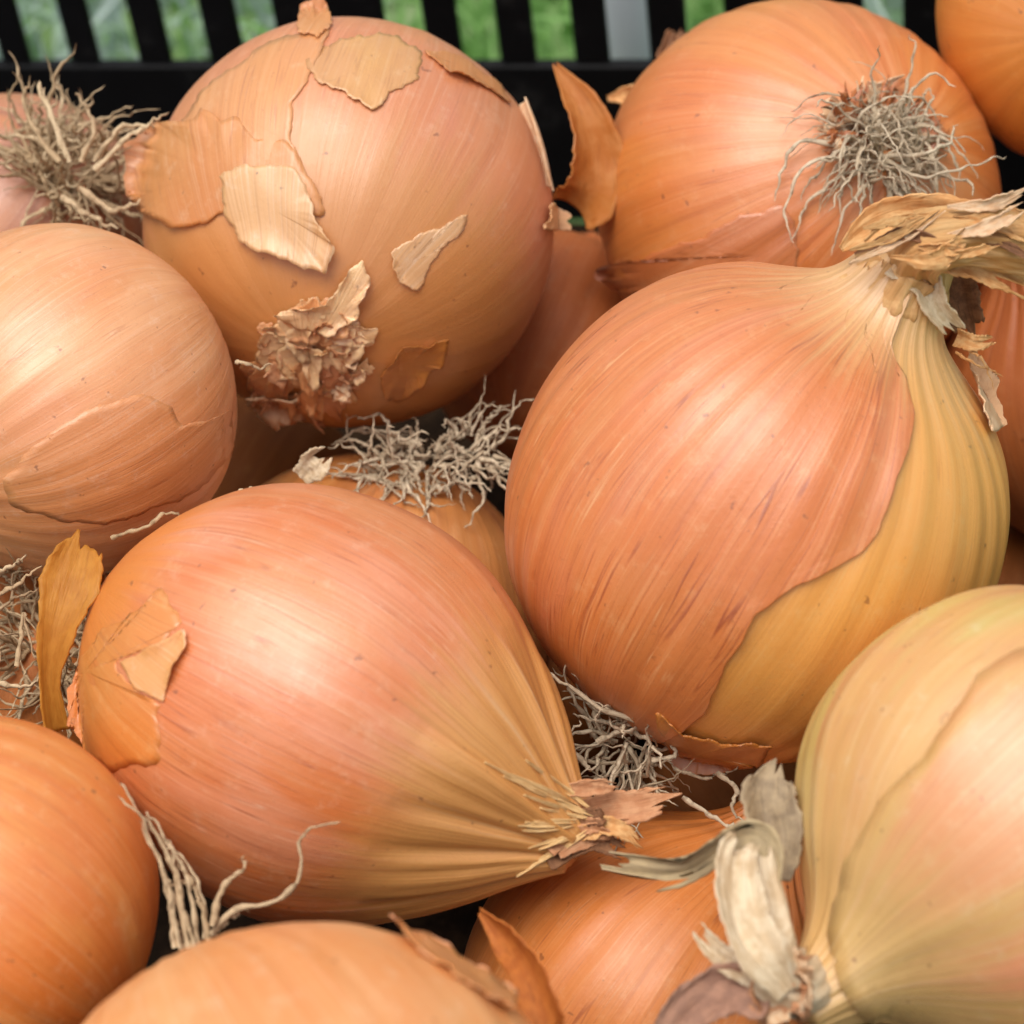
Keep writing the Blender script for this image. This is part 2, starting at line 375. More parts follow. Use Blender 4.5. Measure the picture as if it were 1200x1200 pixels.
def ribbon(parent, name, pts, widths, mat, cup=.2, twist=(0, 0), wrinkle=.06, rag=.15, seed=0, th=.0003, m=46, n=15, rag0=0.0, label=None, face=None, edge=.08):
    """a strip of dried leaf swept along a path; widths are full widths in metres"""
    rng = np.random.default_rng(seed + 500); pts = np.asarray(pts, float)
    mm = m * 3; C = catmull(pts, mm); wd = catmull(np.stack([np.asarray(widths, float)] * 3, 1), mm)[:, 0] * .5
    Tn = nrm(np.gradient(C, axis=0)); view = nrm(CAM - C) if face is None else np.tile(nrm(face), (mm, 1))
    sd_ = nrm(np.cross(view, Tn)); nn = np.cross(Tn, sd_)
    tw = np.interp(np.linspace(0, 1, mm), np.linspace(0, 1, len(twist)), np.radians(twist))[:, None]
    S2 = sd_ * np.cos(tw) + nn * np.sin(tw); N2 = nn * np.cos(tw) - sd_ * np.sin(tw)
    u = np.linspace(-1, 1, n); re = rag * np.clip(.45 + .45 * wob(n, [(1.1, 1), (2.3, .8), (4.1, .5)], rng) + .15 * rng.random(n), 0, 1); r0 = rag0 * rng.random(n)
    tt = np.linspace(0, 1, m)[:, None]; te = r0[None] + (1 - re - r0)[None] * tt
    ix = te * (mm - 1); g = lambda A: np.stack([np.interp(ix, np.arange(mm), A[:, k]) for k in range(3)], -1)
    Cg, Sg, Ng = g(C), nrm(g(S2)), nrm(g(N2)); wg = np.interp(ix, np.arange(mm), wd)
    ew = 1 + edge * np.stack([wob(m, [(3, 1), (8, .7), (17, .5)], rng)] * n, 1) * np.abs(u)[None] ** 3
    nz = Noise3(rng, 14, (3, 9)); X = np.stack([np.broadcast_to(u * 1.6, (m, n)), te * 1.8, np.zeros((m, n))], -1)
    P = Cg + Sg * (u[None] * wg * ew)[..., None] + Ng * (cup * wg * (u[None] ** 2 - .35) + wrinkle * nz(X) * np.maximum(wg, .0012))[..., None]
    N = grid_normals(P, False)
    if (N * Ng).sum() < 0: N = -N
    U = np.stack([np.broadcast_to(u * .5 + seed, (m, n)), te * 3, np.zeros((m, n))], -1)
    V, f = shell(P, N, th, False)
    ob = mesh_obj(name, V, f, mat, parent, unit=np.concatenate([U.reshape(-1, 3)] * 2), nsmooth=2 * (m - 1) * (n if 'th_' in locals() else n - 1))
    if label: ob['label'] = label
    return ob

def tube(parent, name, pts, radii, mat, pleat=.12, flat=1.0, seed=0, m=60, n=72, rag=.1, label=None, th=.0005, flat_dir=None, ks=(3, 6, 10, 16, 25)):
    """a hollow dried neck: pleated tube with a ragged open end"""
    rng = np.random.default_rng(seed + 900); C = catmull(pts, m); rd = catmull(np.stack([np.asarray(radii, float)] * 3, 1), m)[:, 0]
    Tn = nrm(np.gradient(C, axis=0)); ref = nrm(CAM - C) if flat_dir is None else np.tile(nrm(flat_dir), (m, 1))
    A = nrm(np.cross(ref, Tn)); Bv = np.cross(Tn, A); th_ = np.linspace(0, 2 * math.pi, n, endpoint=False)
    t = np.linspace(0, 1, m)[:, None]
    pl = sum(a * np.sin(k * th_[None] + p + 2.2 * t * q) for k, a, p, q in zip(ks, (.7, .9, .8, .6, .5), rng.random(5) * 6.28, rng.normal(size=5)))
    nz = Noise3(rng, 10, (3, 10)); X = np.stack([np.cos(th_)[None] + 0 * t, np.sin(th_)[None] + 0 * t, 5 * t + 0 * th_[None]], -1)
    rr = rd[:, None] * (1 + pleat * pl + .10 * nz(X))
    re = rag * np.clip(.5 + .4 * wob(n, [(3, 1), (7, .7), (13, .5)], rng, True) + .2 * rng.random(n), 0, 1); tt = t * (1 - re[None]); ix = tt * (m - 1)
    g = lambda Q: np.stack([np.interp(ix, np.arange(m), Q[:, k]) for k in range(3)], -1)
    P = g(C) + g(A) * (rr * np.cos(th_))[..., None] + g(Bv) * (rr * flat * np.sin(th_))[..., None]
    N = grid_normals(P, True); N = N * np.sign((N * (P - g(C))).sum())
    U = np.stack([th_[None] / 2 + 0 * t, t * 3 + 0 * th_[None], 0 * t + 0 * th_[None]], -1)
    V, f = shell(P, N, th, True)
    ob = mesh_obj(name, V, f, mat, parent, unit=np.concatenate([U.reshape(-1, 3)] * 2), nsmooth=2 * (m - 1) * (n if 'th_' in locals() else n - 1))
    if label: ob['label'] = label
    return ob

def push_out(P, r):
    for c, R in SPHERES:
        d = P - c; l = np.linalg.norm(d)
        if l < R + r: P = c + d / max(l, 1e-9) * (R + r)
    return P
def strand(parent, name, pts, r, mat, seed=0, m=22, label=None, kink=.9):
    rng = np.random.default_rng(seed + 31); C = catmull(pts, m); n = 6
    C = C + np.stack([wob(m, [(1.3, .6), (2.7, 1), (5.1, .9), (8.3, .5)], rng) for _ in range(3)], 1) * r * kink * np.linspace(.2, 1, m)[:, None]
    Tn = nrm(np.gradient(C, axis=0)); ref = nrm(rng.normal(size=3)); A = nrm(np.cross(np.tile(ref, (m, 1)), Tn)); Bv = np.cross(Tn, A)
    t = np.linspace(0, 1, m); rd = r * (1 - .75 * t ** 1.3) * (1 + .22 * wob(m, [(4, 1), (9, .8)], rng)); rd[-1] *= .35
    th_ = np.linspace(0, 2 * math.pi, n, endpoint=False)
    P = C[:, None] + A[:, None] * (rd[:, None] * np.cos(th_))[..., None] + Bv[:, None] * (rd[:, None] * .7 * np.sin(th_))[..., None]
    U = np.stack([th_[None] / 6 + 0 * t[:, None] + seed * .37, t[:, None] + 0 * th_[None], 0 * t[:, None] + 0 * th_[None]], -1)
    f = grid_faces(m, n, True); f += [list(range(n)), list(range((m - 1) * n, m * n))[::-1]]
    ob = mesh_obj(name, P.reshape(-1, 3), f, mat, parent, unit=U.reshape(-1, 3))
    if label: ob['label'] = label
    return ob
def tuft(on, base, nor, n, length, spread, mat, r=.00052, seed=0, bias=(0, 0, -1), disc=.0035, curl=.55, bw=.25, avoid=True):
    """dried roots growing from the root plate, each a strand of its own"""
    rng = np.random.default_rng(seed + 60); nor = nrm(nor); a = nrm(np.cross(nor, (.3, .5, .8))); b = np.cross(nor, a)
    bias = nrm(bias)
    for k in range(n):
        ph = rng.random() * 6.28; rr = math.sqrt(rng.random()); rad = a * math.cos(ph) + b * math.sin(ph)
        p = base + rad * disc * rr - nor * .0008
        d = nrm(nor * (1.1 - .5 * spread) + rad * spread * (.3 + rr) + rng.normal(size=3) * .25); pts = [p]
        L = length * rng.uniform(.45, 1.15); st = 9; bend = rng.normal(size=3) * curl
        for q in range(st):
            d = nrm(d + bend * .26 + rng.normal(size=3) * .34 * curl + bias * bw * (q / st))
            p = p + d * L / st
            if avoid and q > 0: p = push_out(p, r * 1.3)
            pts.append(p)
        strand(on.root_o, 'root', pts, r * rng.uniform(.5, 1.25), mat, seed=int(rng.integers(1e6)), m=20)
def ruff(on, base, nor, n, r0, ln, wd, mats, seed=0, tilt=.6, arc=(0, 6.283), up=None, name='husk_flake', wr=.35, rag=.4):
    """ragged papery flakes standing round the root plate or the neck"""
    rng = np.random.default_rng(seed + 77); nor = nrm(nor); a = nrm(np.cross(nor, (.3, .5, .8)) if up is None else np.asarray(up) - nor * np.dot(up, nor)); b = np.cross(nor, a)
    for k in range(n):
        ph = rng.uniform(*arc); rad = a * math.cos(ph) + b * math.sin(ph); rr = r0 * rng.uniform(.5, 1.2)
        L = ln * rng.uniform(.5, 1.3); p0 = base + rad * rr * .6 - nor * .001
        dr = nrm(rad * tilt + nor * rng.uniform(.2, .9)); dr2 = nrm(dr + rng.normal(size=3) * .45)
        p1 = p0 + dr * L * .5; p2 = p1 + dr2 * L * .5
        w_ = wd * rng.uniform(.5, 1.4)
        ribbon(on.root_o, name, [p0, p1, p2], [w_ * .8, w_, w_ * .55], mats[rng.integers(len(mats))], cup=rng.uniform(-.5, .5), twist=(rng.uniform(-50, 50), rng.uniform(-80, 80)),
               wrinkle=wr, rag=rag, seed=int(rng.integers(1e5)), m=14, n=9, face=nor, edge=.25)

# ------------------------------------------------------------------ where the crate stands
Hc = np.cross(UPC, np.array([0, F, 523.0])); Hc = Hc * np.sign(Hc[0]); Hc /= np.linalg.norm(Hc)   # along the back wall
H = wdir(Hc); UP = np.array([0, 0, 1.0]); NB_ = nrm(np.cross(UP, H)); NB_ = NB_ * np.sign(NB_[1])   # away from the camera
WALL_P = W(412, 77, 0.760)
ZFLOOR = -0.105
def on_wall(px, py):
    dr = W(px, py, 1.0) - CAM; t = (WALL_P - CAM).dot(NB_) / dr.dot(NB_); return CAM + dr * t
def Q(s, n, z): return WALL_P * np.array([1, 1, 0]) + H * s + NB_ * n + UP * z
ZSILL = WALL_P[2]
# ------------------------------------------------------------------ ground
def ground_mat():
    b = NB('lawn_soil'); g = b.n('NewGeometry').outputs['Position']
    n1 = b.noise(g, 7.0, 3.0); n2 = b.noise(g, 60.0, 4.0)
    c = b.mix(b.ramp(n1, .4, .6), lin(118, 150, 88), lin(140, 158, 116)); c = b.mix(b.ramp(n2, .45, .7), c, lin(96, 124, 70))
    b.set(b.p.inputs['Base Color'], c); b.p.inputs['Roughness'].default_value = .9
    b.set(b.p.inputs['Normal'], b.n('Bump', {'Height': n2, 'Strength': .6, 'Distance': .004}).outputs[0]); return b.m
g = mesh_obj('ground', [(-40, -40, ZFLOOR - .012), (40, -40, ZFLOOR - .012), (40, 40, ZFLOOR - .012), (-40, 40, ZFLOOR - .012)], [[0, 1, 2, 3]], ground_mat())
tag(g, kind='structure', label='green lawn ground under and behind the black crate')

def grass_mat():
    b = NB('grass_blade'); at = b.n('Attribute', attribute_name='unit').outputs['Vector']; s = b.n('SeparateXYZ', {0: at})
    c = b.mix(s.outputs[0], lin(140, 184, 108), lin(156, 198, 122)); c = b.mix(b.ramp(s.outputs[1], .55, .8), c, lin(186, 202, 196))
    b.set(b.p.inputs['Base Color'], c); b.p.inputs['Roughness'].default_value = .5
    tr = b.n('BsdfTranslucent', {'Color': c}); b.set(b.out.inputs[0], b.n('MixShader', {0: .4, 1: b.p.outputs[0], 2: tr.outputs[0]}).outputs[0]); return b.m
def grass(n):
    rng = np.random.default_rng(3)
    s = rng.uniform(-.55, .75, n); q = rng.uniform(.03, 1.0, n) ** 1.0; base = np.array([Q(a, 0, 0) for a in s]) + NB_ * q[:, None]; base[:, 2] = ZFLOOR - .013
    h = rng.uniform(.015, .034, n); w_ = rng.uniform(.0012, .0026, n); an = rng.random(n) * 6.28
    sd_ = np.stack([np.cos(an), np.sin(an), 0 * an], 1); ln = rng.normal(size=(n, 3)) * .5; ln[:, 2] = 0
    up = np.array([0, 0, 1.0]); V = []
    for t, k in ((0, 1), (.5, .8), (1, .12)):
        c = base + up * (h * t)[:, None] + ln * (h * t * t)[:, None]; V += [c - sd_ * (w_ * k)[:, None], c + sd_ * (w_ * k)[:, None]]
    V = np.stack(V, 1).reshape(-1, 3); i = np.arange(n)[:, None] * 6
    f = np.concatenate([i + np.array([[0, 1, 3, 2]]), i + np.array([[2, 3, 5, 4]])]).tolist()
    # tufts of greyer, drier grass towards the two ends of the crate
    grey = .52 + .10 * np.sin(23 * s + 9 * q) + .12 * rng.normal(size=n) + .34 * np.clip((np.abs(s - .035) - .062) / .04, -1, 1)
    U = np.repeat(np.stack([rng.random(n), np.clip(grey, 0, 1), 0 * s], 1), 6, 0)
    o = mesh_obj('grass', V, f, grass_mat(), None, (0, 0, 0), U)
    tag(o, label='short green grass seen blurred through the slots of the crate', kind='stuff')
grass(42000)

# ------------------------------------------------------------------ crate
def plastic():
    b = NB('black_plastic'); g = b.n('NewGeometry').outputs['Position']; n = b.noise(g, 900.0, 3.0)
    sc = b.noise(g, 60.0, 5.0, .7)
    c = b.mix(b.ramp(sc, .55, .75), lin(20, 20, 21), lin(52, 51, 49)); b.set(b.p.inputs['Base Color'], c)
    b.p.inputs['Specular IOR Level'].default_value = .18; b.set(b.p.inputs['Roughness'], b.ramp(sc, .35, .7, .45, .65)); b.set(b.p.inputs['Normal'], b.n('Bump', {'Height': n, 'Strength': .25, 'Distance': .0003}).outputs[0]); return b.m
PLASTIC = plastic()
def dusty():
    b = NB('dusty_crate_floor'); g_ = b.n('NewGeometry').outputs['Position']; n = b.noise(g_, 70.0, 5.0, .7)
    b.set(b.p.inputs['Base Color'], b.mix(b.ramp(n, .4, .7), lin(30, 22, 16), lin(62, 46, 32))); b.p.inputs['Roughness'].default_value = .95; b.p.inputs['Specular IOR Level'].default_value = .05; return b.m
DUSTY = dusty()
crate = empty('crate', Q(0.03, -.2, ZFLOOR), 'black plastic crate with slotted wall holding the heap of onions', 'crate')
def bar(name, s0, s1, n0, n1, z0, z1, parent=crate, bev=.0008, label=None, mat=None):
    """a bevelled box in the frame of the crate"""
    V = []; e = min(bev, .3 * min(abs(s1 - s0), abs(n1 - n0), abs(z1 - z0)))
    import itertools
    lo = (s0, n0, z0); hi = (s1, n1, z1); idx = {}
    for c in itertools.product((0, 1), repeat=3):
        for a in range(3):
            p = [(hi[i] if c[i] else lo[i]) + (0 if i == a else (-e if c[i] else e)) for i in range(3)]
            idx[c, a] = len(V); V.append(Q(*p))
    f = []
    for a in range(3):
        o1, o2 = [i for i in range(3) if i != a]
        for k in (0, 1):
            cs = []
            for x, y in ((0, 0), (1, 0), (1, 1), (0, 1)):
                c = [0, 0, 0]; c[a] = k; c[o1] = x; c[o2] = y; cs.append(idx[tuple(c), a])
            f.append(cs)
        for x, y in itertools.product((0, 1), repeat=2):
            c0 = [0, 0, 0]; c0[o1] = x; c0[o2] = y; c1 = list(c0); c1[a] = 1; c0, c1 = tuple(c0), tuple(c1)
            f.append([idx[c0, o1], idx[c1, o1], idx[c1, o2], idx[c0, o2]])
    for c in itertools.product((0, 1), repeat=3): f.append([idx[c, 0], idx[c, 1], idx[c, 2]])
    o = mesh_obj(name, V, f, mat or PLASTIC, parent, smooth=False)
    import bmesh
    bm = bmesh.new(); bm.from_mesh(o.data); bmesh.ops.recalc_face_normals(bm, faces=bm.faces); bm.to_mesh(o.data); bm.free()
    if label: o['label'] = label
    return o
slots = [(25, 73), (107, 154), (192, 238), (279, 323), (452, 497), (537, 582), (624, 670), (711, 759), (804, 849), (920, 965), (1012, 1058), (1112, 1160)]
sv = [tuple(float((on_wall(x, 38) - WALL_P).dot(H)) for x in ab) for ab in slots]
pit = sv[1][0] - sv[0][0]
lo = [(sv[0][0] - pit * k, sv[0][1] - pit * k) for k in (3, 2, 1)]; hi_ = [(sv[-1][0] + pit * k, sv[-1][1] + pit * k) for k in (1, 2, 3)]
sv = lo + sv + hi_
S0, S1 = sv[0][0] - .018, sv[-1][1] + .018; TH = .0035; ZTOP = ZSILL + .036
bar('back_panel', S0, S1, 0, TH, ZFLOOR, ZSILL)
for a, b_ in zip([(None, S0)] + sv, sv + [(S1, None)]):
    bar('slat', a[1], b_[0], .0003, TH - .0003, ZSILL, ZTOP)
bar('top_rail', S0, S1, -.004, TH + .006, ZTOP, ZTOP + .012, bev=.002)
DEP = .50
for s_, k in ((S0, -1), (S1, 1)):
    bar('end_panel', s_ if k > 0 else s_ - TH, s_ + TH if k > 0 else s_, -DEP, TH, ZFLOOR, ZSILL + .01)
    bar('end_rail', s_ - .004 if k > 0 else s_ - TH - .004, s_ + TH + .004 if k > 0 else s_ + .004, -DEP, -.006, ZSILL + .01, ZSILL + .02, bev=.002)
bar('front_panel', S0, S1, -DEP - TH, -DEP, ZFLOOR, .0)
bar('front_rail', S0, S1, -DEP - TH - .004, -DEP + .004, .0, .010, bev=.002)
bar('floor_panel', S0, S1, -DEP, 0, ZFLOOR - .004, ZFLOOR, mat=DUSTY)
# pale grey post standing behind the crate
def post():
    b = NB('galvanised_grey'); g_ = b.n('NewGeometry').outputs['Position']; n = b.noise(g_, 40.0, 4.0)
    b.set(b.p.inputs['Base Color'], b.mix(n, lin(176, 186, 194), lin(206, 212, 216))); b.p.inputs['Roughness'].default_value = .5; return b.m
PM = post()
a = on_wall(735, 40); dr = nrm(a - CAM); pb = a + dr * .07
e_ = empty('garden_post', (pb[0], pb[1], ZFLOOR - .01), 'pale grey round post blurred behind a slot of the crate', 'post')
z = np.array([ZFLOOR - .03, ZSILL + .05, ZSILL + .052, ZSILL + .053]); r_ = np.array([.0072, .0072, .006, .0001]); t_ = np.linspace(0, 2 * math.pi, 32, endpoint=False)
P = np.stack([pb[0] + r_[:, None] * np.cos(t_), pb[1] + r_[:, None] * np.sin(t_), z[:, None] + 0 * t_], -1)
mesh_obj('post_shaft', P.reshape(-1, 3), grid_faces(4, 32, True), PM, e_)
# ------------------------------------------------------------------ skins
def C3(*a): return lin(*a)
ORANGE = dict(base=lin(205, 112, 52), second=lin(212, 128, 70), dark=lin(168, 78, 32), light=lin(228, 158, 108))
m_pink = skin_mat('pink_orange_skin', lin(208, 132, 82), lin(214, 146, 104), lin(176, 98, 54), lin(232, 180, 140), blush=lin(206, 128, 88), seed=1, root=lin(206, 146, 80), root_z=(-.35, -.8))
m_gold = skin_mat('golden_skin', lin(202, 138, 62), lin(196, 124, 50), lin(160, 92, 34), lin(222, 170, 100), seed=2, streak=.35, root=lin(180, 104, 40), neck=lin(204, 164, 96))
m_brown = skin_mat('brown_gold_skin', lin(212, 144, 106), lin(206, 134, 96), lin(172, 98, 62), lin(230, 182, 146), seed=3, streak=.45, lines=.5, blush=lin(208, 132, 98), root=lin(196, 132, 66), root_z=(-.12, -.62), neck=lin(206, 150, 92))
m_tan = skin_mat('tan_pink_skin', lin(216, 154, 100), lin(212, 148, 100), lin(176, 106, 62), lin(230, 178, 130), seed=4)

# A: big torn onion at the upper middle
A = Onion('large onion with torn flaking skin and crusty brown root end, before the crate wall', 410, 264, .622, 243, (.17, .68, -.70), m_brown, seed=11, lump=.014)
patch(A, [(205, 160), (250, 92), (320, 46), (384, 32), (366, 90), (344, 120), (344, 165), (356, 205), (362, 236), (320, 226), (260, 190)], 'outer_skin', m_tan, lift=.00018, curl=.0002, jag=4, seed=2, th=.00006)
m_peelgold = skin_mat('gold_peel', lin(214, 164, 104), lin(206, 152, 104), lin(170, 112, 68), lin(224, 180, 132), seed=5, streak=.3)
patch(A, [(362, 76), (380, 52), (420, 40), (466, 44), (496, 62), (494, 92), (462, 104), (440, 129), (412, 122), (398, 106), (374, 100)], 'peel', m_peelgold, lift=.00015, curl=.0008, jag=4, seed=3, curl_dir=(-.3, 1), crumple=.00015, th=.0001)
m_peelor = skin_mat('orange_peel', lin(226, 162, 106), lin(220, 146, 84), lin(190, 112, 60), lin(242, 198, 154), seed=6, translucent=.15)
patch(A, [(154, 172), (186, 152), (234, 148), (240, 128), (262, 148), (276, 134), (302, 160), (338, 166), (362, 205), (380, 250), (330, 255), (278, 262), (262, 250), (240, 262), (205, 262), (172, 250), (157, 232)], 'peel', m_peelor, lift=.0005, curl=.0020, jag=4, seed=4, curl_dir=(-1, -.2), crumple=.0004, th=.0001)
m_peelwhite = skin_mat('whitish_peel', lin(236, 194, 150), lin(228, 180, 134), lin(200, 138, 92), lin(246, 222, 190), seed=7, translucent=.15, streak=.6)
patch(A, [(258, 206), (290, 192), (350, 200), (368, 240), (392, 292), (384, 316), (372, 312), (330, 302), (284, 282), (268, 250)], 'peel', m_peelwhite, lift=.0009, curl=.0026, jag=3.5, seed=5, curl_dir=(.4, 1), crumple=.0003, th=.00015, label='whitish lifted peel')
patch(A, [(458, 296), (490, 276), (548, 250), (542, 268), (512, 300), (488, 340), (470, 332), (457, 312)], 'peel', m_peelwhite, lift=.0003, curl=.0014, jag=2.5, seed=6, curl_dir=(-.8, .6), th=.00015, label='small whitish peel')
patch(A, [(630, 268), (640, 238), (656, 248), (658, 270)], 'peel', m_peelwhite, lift=.0012, curl=.001, jag=1, seed=7)
patch(A, [(444, 440), (470, 404), (526, 398), (516, 425), (466, 470), (450, 466)], 'peel', m_gold, lift=.0003, curl=.0012, jag=2, seed=8, th=.0001)
patch(A, [(352, 22), (380, 14), (392, 30), (372, 46), (350, 42)], 'peel', m_peelor, lift=.001, curl=.003, jag=2, seed=9, curl_dir=(0, -1))
patch(A, [(495, 60), (540, 66), (585, 100), (596, 122), (560, 100), (520, 86)], 'peel', m_peelor, lift=.0004, curl=.0018, jag=2, seed=10, th=.00015, curl_dir=(-.5, 1))
h, n_, _ = A.hit(365, 432)
crust_m = [skin_mat('crusty_pink_skin', lin(236, 178, 130), lin(222, 160, 112), lin(178, 108, 70), lin(238, 190, 146), seed=35, streak=.7, bump=3), skin_mat('crusty_pale_skin', lin(250, 218, 176), lin(244, 202, 158), lin(212, 156, 112), lin(246, 216, 182), seed=36, streak=.7, bump=3), skin_mat('crusty_brown_skin', lin(216, 152, 112), lin(204, 138, 100), lin(150, 92, 62), lin(226, 176, 138), seed=37, streak=.7, bump=3)]
cr = np.random.default_rng(5)
for i_ in range(46):                     # crumpled papery scales round the root plate
    a_ = cr.random() * 6.28; q_ = math.sqrt(cr.random()); cx, cy = 362 + 66 * q_ * math.cos(a_), 425 + 66 * q_ * math.sin(a_)
    rr_ = cr.uniform(13, 32) * (1.15 - .3 * q_); aa = np.sort(cr.random(7) * 6.28 * .35 + np.arange(7) / 7 * 6.28)
    poly_ = [(cx + rr_ * cr.uniform(.6, 1.35) * math.cos(t_), cy + rr_ * cr.uniform(.6, 1.35) * math.sin(t_)) for t_ in aa]
    patch(A, poly_, 'root_scale', crust_m[[0, 1, 0, 2, 1][i_ % 5]], lift=.0004 + .0013 * (1 - q_) * cr.random() + .0004 * cr.random(), curl=cr.uniform(.0004, .0022), jag=2.2, seed=220 + i_, n=48, rings=6, crumple=.00045, th=.00015, curl_dir=(cr.normal(), cr.normal() + .3))
patch(A, [(322, 366), (350, 360), (384, 350), (398, 326), (424, 304), (432, 330), (418, 368), (392, 384), (352, 384)], 'peel', crust_m[1], lift=.0014, curl=.0014, jag=3, seed=19, crumple=.0004, th=.0001)
ruff(A, h, n_, 12, .0065, .007, .006, [PINKHUSK, PALEHUSK, PINKHUSK], seed=1, tilt=1.5, rag=.3, wr=.4)
ruff(A, A.hit(345, 478)[0], A.hit(345, 478)[1], 10, .004, .008, .006, [PALEHUSK, PINKHUSK], seed=2, tilt=1.4)
# horn-shaped peel standing off its right side
dA = .628
ribbon(A.root_o, 'peel', [W(672, 246, dA), W(690, 226, dA - .003), W(697, 185, dA - .004), W(684, 130, dA - .004), W(650, 74, dA)], [.0105, .0122, .0116, .0078, .0006], dry_mat('horn_peel', lin(208, 138, 74), lin(198, 122, 56), lin(160, 88, 36), translucent=.3, rough=.4, freq=8), cup=.75, twist=(0, 10, 25, 20, 0), wrinkle=.05, rag=.02, seed=5, label='horn shaped orange peel')
ribbon(A.root_o, 'peel', [W(614, 118, .615), W(632, 170, .612), W(646, 225, .612)], [.003, .0045, .003], PALEHUSK, cup=.6, twist=(60, 70), seed=6)

# B: upper right with grey roots
mB = skin_mat('copper_skin', lin(208, 124, 60), lin(212, 136, 70), lin(174, 90, 40), lin(226, 158, 104), seed=8, root=lin(210, 136, 78), root_z=(-.78, -.95), streak=.55)
B = Onion('onion with a dense tuft of grey dry roots facing the viewer, at the upper right', 937, 236, .641, 238, (-.40, -.17, -.90), mB, seed=21, lump=.012)
patch(B, [(700, 318), (760, 300), (850, 262), (918, 240), (940, 290), (934, 330), (830, 350), (720, 345)], 'outer_skin', skin_mat('rosy_skin', lin(200, 122, 72), lin(196, 114, 66), lin(158, 84, 46), lin(218, 154, 108), seed=9), lift=.0003, th=.00012, jag=5, seed=11)
hb, nb, _ = B.hit(1034, 184)
ruff(B, hb, nb, 44, .0100, .011, .006, [skin_mat('copper_flake', lin(214, 138, 84), lin(208, 126, 70), lin(170, 92, 48), lin(232, 184, 146), seed=10, translucent=.2), PALEHUSK], seed=12, tilt=2.4, arc=(-1.5, 1.5), up=wdir((0, 1, 0)), rag=.6)
tuft(B, hb, nb, 150, .0215, 1.1, ROOT_G, r=.00052, seed=1, bias=wdir((-.1, -1, .1)), disc=.0052, bw=.6, curl=.75)
strand(B.root_o, 'root', [hb, W(1070, 205, .594), W(1110, 203, .592), W(1150, 190, .594), W(1178, 182, .596)], .0006, ROOT_G, seed=3, m=30)
strand(B.root_o, 'root', [hb, W(1085, 180, .592), W(1112, 165, .594), W(1121, 145, .596)], .0007, ROOT_G, seed=4)
strand(B.root_o, 'root', [hb, W(945, 165, .595), W(918, 195, .596), W(908, 235, .597)], .0006, ROOT_G, seed=5)
strand(B.root_o, 'root', [hb, W(950, 190, .594), W(922, 240, .595), W(928, 285, .594)], .0006, ROOT_G, seed=6)

# C: the big one at the right
mC = skin_mat('orange_gold_skin', lin(230, 174, 96), lin(226, 164, 84), lin(194, 124, 58), lin(226, 180, 112), seed=12, streak=.35, neck=lin(214, 168, 108), neck_z=(.74, 1.04), root=lin(178, 96, 34))
profC = [(-1.0, 0), (-1.01, .08), (-.98, .22), (-.86, .50), (-.64, .78), (-.34, .95), (0, 1.0), (.33, .955), (.60, .835), (.80, .635), (.92, .40), (1.02, .25), (1.16, .185), (1.30, .15)]
C = Onion('biggest onion, striped orange skin torn back to gold, dry neck bent sideways', 886, 606, .556, 292, (.46, .80, .38), mC, prof=profC, seed=31, lump=.010, rib=.006, nth=200, nt=140, neckfold=.022)
mCo = skin_mat('striped_orange_skin', lin(210, 122, 58), lin(208, 128, 72), lin(164, 78, 34), lin(232, 170, 112), seed=13, streak=.6, lines=.9, blush=lin(206, 122, 76), neck=lin(216, 168, 110), neck_z=(.82, 1.08), root=lin(196, 110, 44), root_z=(-.5, -.8), bump=1.3)
bnd = [(1045, 400), (1062, 440), (1066, 485), (1058, 525), (1045, 562), (1030, 612), (1008, 642), (942, 680), (890, 712), (862, 760), (830, 822)]
wrap_skin(C, bnd, .20, .955, -4.2, 'outer_skin', mCo, lift=.0006, jag=.015, seed=14)
patch(C, [(1130, 405), (1150, 440), (1170, 502), (1158, 508), (1144, 490), (1128, 435)], 'peel', PALEHUSK, lift=.0016, curl=.001, jag=1.5, seed=15)
patch(C, [(770, 830), (800, 852), (850, 868), (905, 870), (890, 890), (830, 902), (790, 896)], 'peel', m_gold, lift=.0009, curl=.0006, jag=2, seed=16)
dC = .536
neckm = dry_mat('dry_neck', lin(216, 172, 116), lin(202, 150, 92), lin(148, 94, 50), translucent=.1, freq=22)
ax = lambda q: C.c + C.ax * C.R * q
tube(C.root_o, 'neck', [ax(1.04), ax(1.14), ax(1.24), W(1092, 284, dC - .011), W(1140, 278, dC - .010), W(1200, 284, dC - .008), W(1275, 300, dC - .004)], [.0098, .0096, .0082, .0066, .0052, .0054, .0060], neckm, pleat=.035, seed=1, rag=.2, m=80, n=110, ks=(2, 5, 11, 19, 31))
ribbon(C.root_o, 'dry_leaf', [W(985, 292, dC - .006), W(1020, 266, dC - .008), W(1070, 252, dC - .009), W(1140, 258, dC - .008), W(1215, 275, dC - .006)], [.001, .006, .0075, .007, .006], STRAW, cup=.45, wrinkle=.3, rag=.3, seed=21)
ribbon(C.root_o, 'dry_leaf', [W(1075, 300, dC - .010), W(1130, 300, dC - .010), W(1180, 320, dC - .008), W(1230, 345, dC - .004)], [.005, .007, .006, .004], STRAW, cup=.6, wrinkle=.3, rag=.4, seed=22)
ribbon(C.root_o, 'dry_leaf', [W(1060, 300, dC - .009), W(1085, 330, dC - .009), W(1098, 362, dC - .008), W(1128, 392, dC - .004)], [.009, .0055, .0042, .0035], WHITELEAF, cup=.9, wrinkle=.12, rag=.2, seed=23)
ribbon(C.root_o, 'dry_leaf', [W(1118, 310, dC + .003), W(1125, 350, dC + .004), W(1140, 400, dC + .006)], [.008, .007, .005], DARKHUSK, cup=.6, wrinkle=.2, rag=.3, seed=24)
